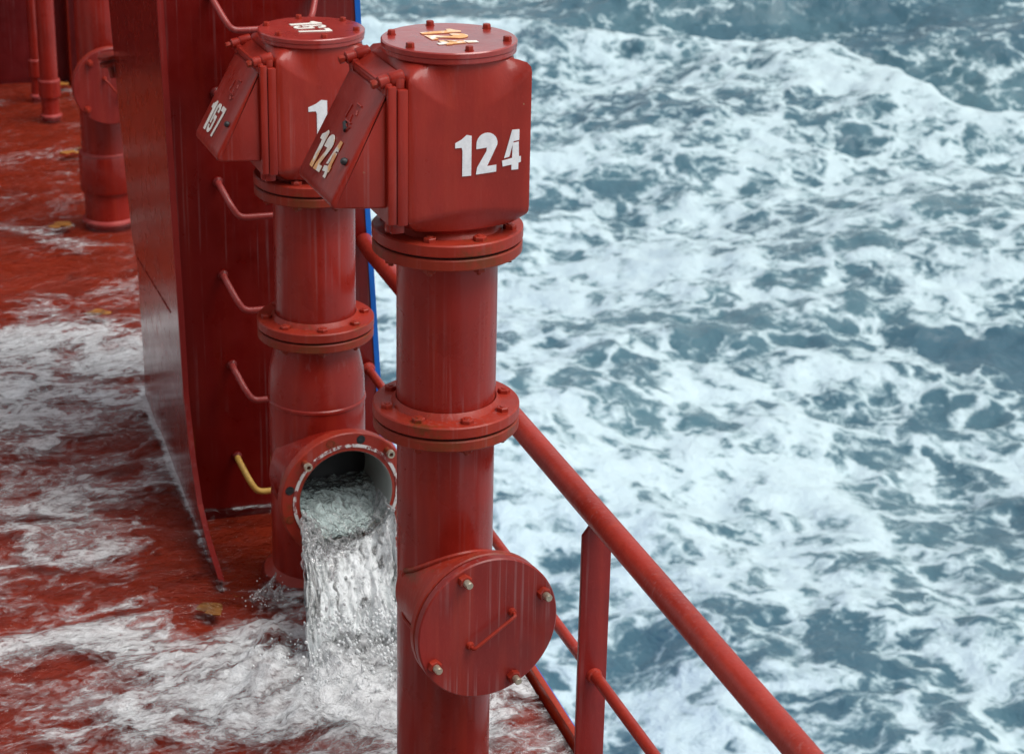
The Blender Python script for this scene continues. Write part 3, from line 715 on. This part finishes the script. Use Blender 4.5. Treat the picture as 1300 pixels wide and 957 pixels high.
# ------------------------------------------------------------------ water pouring from the branch
def jet_mat():
    k = NT('falling_water'); v = k.coord()
    s_ = k.new('ShaderNodeAttribute', attribute_name='fall').outputs['Fac']
    mp = k.coord((1, 1, .16)); n1 = k.noise(mp, 34, 5, .68, .6); n2 = k.noise(v, 55, 4, .7, .8)
    a = k.math('MULTIPLY_ADD', n1, 1.6, -.62); a = k.math('MULTIPLY_ADD', n2, .8, k.math('SUBTRACT', a, .42)); a = k.math('ADD', a, k.math('MULTIPLY', s_, 1.15))
    fac = k.ramp(a, [(.14, 0), (.30, .62), (.48, .98)])
    nb = k.bump(n1, .9, .02); nb = k.bump(n2, .6, .008, nb)
    gl = k.new('ShaderNodeBsdfGlossy'); gl.inputs['Roughness'].default_value = .04; k.ln(nb, gl.inputs['Normal'])
    tr = k.new('ShaderNodeBsdfTransparent'); tr.inputs[0].default_value = (.95, .97, .97, 1)
    fr = k.new('ShaderNodeFresnel'); fr.inputs['IOR'].default_value = 1.4; k.ln(nb, fr.inputs['Normal'])
    c = k.new('ShaderNodeMixShader'); k.ln(k.math('MULTIPLY_ADD', fr.outputs[0], 1.2, .03, clamp=True), c.inputs[0]); k.ln(tr.outputs[0], c.inputs[1]); k.ln(gl.outputs[0], c.inputs[2])
    fo = k.bsdf(Base_Color=k.mix(n2, (.72, .78, .79), (.92, .94, .94)), Roughness=.2, Normal=nb)
    mx = k.new('ShaderNodeMixShader'); k.ln(fac, mx.inputs[0]); k.ln(c.outputs[0], mx.inputs[1]); k.ln(fo.outputs[0], mx.inputs[2])
    return k.done(mx.outputs[0])
M_jet = jet_mat()
def clear_mat():
    k = NT('clear_water_drops'); b_ = k.bsdf(Base_Color=(.96, .98, .98), Roughness=.03); b_.inputs['IOR'].default_value = 1.33; b_.inputs['Transmission Weight'].default_value = .8
    return k.done(b_.outputs[0])
M_drop = clear_mat()
def froth():
    k = NT('white_froth'); v = k.coord(); n = k.noise(v, 45, 5, .7)
    b_ = k.bsdf(Base_Color=k.mix(n, (.66, .70, .71), (.88, .90, .90)), Roughness=.4, Normal=k.bump(n, .8, .01)); return k.done(b_.outputs[0])
M_froth = froth()
W2 = Matrix.Translation(v2.location) @ Matrix.Rotation(radians(3.5), 4, 'Z')
N2 = (W2.to_3x3() @ n2).normalized(); T2 = (W2.to_3x3() @ t2).normalized(); O2 = W2 @ o2
def jetpt(u, s, layer=0, off=0.0):
    """u across -1..1, s along: <0 inside the pipe, then seconds of fall"""
    n_in = BL + s * .55 if s < 0 else BL
    th = radians(180 + 90 + u * 74)             # position on the lower arc of the bore
    R_ = BR - .004
    lx, lz = R_ * sin(radians(u * 74)), -R_ * cos(radians(u * 74))
    fall = 0 if s < 0 else 4.905 * s * s
    # the sheet: edges follow the bore then sag
    flat = min(1, max(0, s / .25))
    lz2 = lz * (1 - .55 * flat) + off * (.35 + .9 * flat)
    return O2 + Vector((-.17, -1, 0)) * (1.4 * max(0, s)) + N2 * n_in + T2 * (lx * (1 + .04 * flat)) + Vector((0, 0, lz2 - fall))
def sheet(seed, off, s0, s1, nu, ns, fallbias, amp):
    S = s0 + (s1 - s0) * np.linspace(0, 1, ns); U = np.linspace(-1, 1, nu)
    P = np.array([[jetpt(u, s, off=off) for u in U] for s in S])
    SS, UU = np.meshgrid(S, U, indexing='ij')
    g = sstep(-.1, .2, SS)
    d = amp * (.25 + g) * (fbm(UU * 3.2 + seed, SS * 6 + seed, seed, 4, .6) * 1.3 + .4 * fbm(UU * 9, SS * 22, seed + 3, 3))
    P[..., 0] += N2.x * d; P[..., 1] += N2.y * d; P[..., 2] += d * .5
    lx = .026 * g * fbm(SS * 16 + seed, UU * 2.5, seed + 9, 4); P[..., 0] += T2.x * lx; P[..., 1] += T2.y * lx
    hol = fbm(UU * 5 + seed, SS * 11, seed + 20, 4, .6); f = fallbias - .55 * sstep(.12, .42, hol) + .70 * sstep(.05, .22, SS) + .22 * (UU > 0) * sstep(.04, .2, SS) - .14 * sstep(0, -.5, UU) - .20 * np.exp(-(SS / .03) ** 2) - .22 * np.exp(-((UU + .35) / .3) ** 2) * sstep(.02, .1, SS)
    return P, f
js = thing('water_stream', 'white and clear water pouring out of the open flange onto the deck', 'water stream', (0, 0, 0)); js['kind'] = 'stuff'
for nm, seed, off, s0, s1, fb, amp in (('falling_sheet', 1.3, .0, -.16, .262, .16, .014), ('falling_sheet', 5.1, .035, .045, .268, .12, .030), ('falling_sheet', 8.7, .07, .07, .270, .06, .045)):
    P, f = sheet(seed, off, s0, s1, 90, 150, fb, amp)
    o = grid_mesh(nm, P[..., 0], P[..., 1], P[..., 2], M_jet, {'fall': f}, kind=None); o.parent = js
# water lying in the mouth of the pipe
U = np.linspace(-1, 1, 60); Vn = np.linspace(.03, BL + .012, 50); UU, VV = np.meshgrid(U, Vn)
lev = -.032 - .084 * sstep(.10, BL + .010, VV)
hw = np.sqrt(np.maximum(.001, (BR - .003) ** 2 - lev ** 2)); ZZ = lev + .010 * fbm(UU * 4, VV * 22, 2, 4, .6) + .006 * fbm(UU * 12, VV * 60, 7, 3)
PX = O2.x + N2.x * VV + T2.x * UU * hw; PY = O2.y + N2.y * VV + T2.y * UU * hw; PZ = O2.z + ZZ
def mouth_mat():
    k = NT('clear_green_water'); v = k.coord(); n = k.noise(v, 40, 4, .65, .8)
    nb = k.bump(n, .9, .012)
    gl = k.new('ShaderNodeBsdfGlossy'); gl.inputs['Roughness'].default_value = .06; k.ln(nb, gl.inputs['Normal'])
    tr = k.new('ShaderNodeBsdfTransparent'); tr.inputs[0].default_value = (.80, .88, .87, 1)
    df = k.bsdf(Base_Color=(.62, .76, .74), Roughness=.2, Normal=nb)
    a = k.new('ShaderNodeMixShader'); k.ln(k.ramp(n, [(.34, .5), (.58, 1)]), a.inputs[0]); k.ln(tr.outputs[0], a.inputs[1]); k.ln(df.outputs[0], a.inputs[2])
    fr = k.new('ShaderNodeFresnel'); fr.inputs['IOR'].default_value = 1.33; k.ln(nb, fr.inputs['Normal'])
    mx = k.new('ShaderNodeMixShader'); k.ln(fr.outputs[0], mx.inputs[0]); k.ln(a.outputs[0], mx.inputs[1]); k.ln(gl.outputs[0], mx.inputs[2])
    return k.done(mx.outputs[0])
o = grid_mesh('pooled_water', PX, PY, PZ, mouth_mat(), kind=None); o.parent = js
# wavy strands and loose drops
m = MB(); rs = random.Random(4)
for i in range(70):
    u0 = -1 + 2 * rs.random() ** .8 if i > 8 else -1 + .05 * i; s0 = rs.uniform(-.02, .12); ln_ = rs.uniform(.08, .2); off = rs.uniform(.0, .075)
    ph = rs.random() * 9; path = []; rad = []; r0 = rs.uniform(.0025, .0062) if u0 < 0 else rs.uniform(.0018, .004)
    for j in range(22):
        q = j / 21; s_ = min(.262, s0 + ln_ * q); p = jetpt(max(-1.04, min(1.04, u0 + .10 * q * rs.uniform(.8, 1.2) * (1 if rs.random() > .5 else -1) * .1)), s_, off=off)
        p = p + T2 * (.006 * sin(ph + q * 13) + .003 * sin(ph * 2 + q * 31)) + N2 * .012 * sin(ph * 3 + q * 9)
        path.append(p); rad.append(r0 * (1 + .5 * sin(ph + q * 23)) * (1 - .7 * q * q) + .0006)
    m.tube(path, rad, 8)
m.build('water_strand', M_drop, js, sharp=None)
def drops(m, p, r):
    bm = bmesh.new(); bmesh.ops.create_icosphere(bm, subdivisions=1 if r < .003 else 2, radius=r); bm.verts.index_update()
    st = rs.uniform(.9, 1.7)
    m.add([(p[0] + v.co.x, p[1] + v.co.y, p[2] + v.co.z * st) for v in bm.verts], [[v.index for v in f.verts] for f in bm.faces]); bm.free()
m = MB()
for i in range(420):
    s_ = .27 * rs.random() ** .6; p = jetpt(rs.uniform(-1.05, 1.05), s_, off=rs.uniform(0, .09)); p = p + N2 * rs.gauss(.01, .014) + T2 * rs.gauss(0, .006)
    drops(m, p, rs.choice((.0015, .002, .0025, .003, .0045)))
m.build('water_drops', M_drop, js, sharp=None)
# splash thrown up where the jet lands and by the bracket
sp = thing('water_splash', 'splashing drops and froth thrown up at the foot of the stream', 'splash', (0, 0, 0)); sp['kind'] = 'stuff'
m = MB(); foot = Vector((1.14, 4.76, .03))
for i in range(1500):
    u = rs.uniform(-1, 1); rr = abs(rs.gauss(0, .085)); a = rs.uniform(pi, 2 * pi) if rs.random() < .75 else rs.random() * 6.283
    zz = max(0, .17 * math.exp(-rr * 7)) * rs.random() ** 1.8 + .02 * rs.random()
    drops(m, (min(1.55, foot.x + .13 * u + rr * cos(a)), foot.y + rr * sin(a), foot.z + zz), rs.choice((.0012, .0016, .002, .003, .0045)))
for i in range(60):
    q = rs.random(); drops(m, (.95 + rs.gauss(0, .03) + q * .03, 5.16 + rs.gauss(0, .02), .02 + .09 * q * rs.random()), rs.choice((.0010, .0014, .0018)))
m.build('splash_drops', M_froth, sp, sharp=None)
m = MB()
for x0, y0, hh in ((.955, 5.20, .055), (.975, 5.19, .085), (.99, 5.17, .05), (.93, 5.19, .035), (1.01, 5.18, .04)) + tuple((1.0 + .28 * rs.random(), 4.74 + .05 * rs.random(), .03 + .07 * rs.random()) for _ in range(70)):
    p = Vector((x0, y0, .005)); dx = rs.uniform(.1, .45); path = [p + Vector((dx * t * .12 + .004 * sin(t * 9), .02 * t, hh * t * (1.15 - .3 * t))) for t in [j / 10 for j in range(11)]]
    m.tube(path, [.008 * (1 - .8 * j / 10) + .001 * (j % 3) for j in range(11)], 8)
m.build('splash_tongue', M_drop, sp, sharp=None)
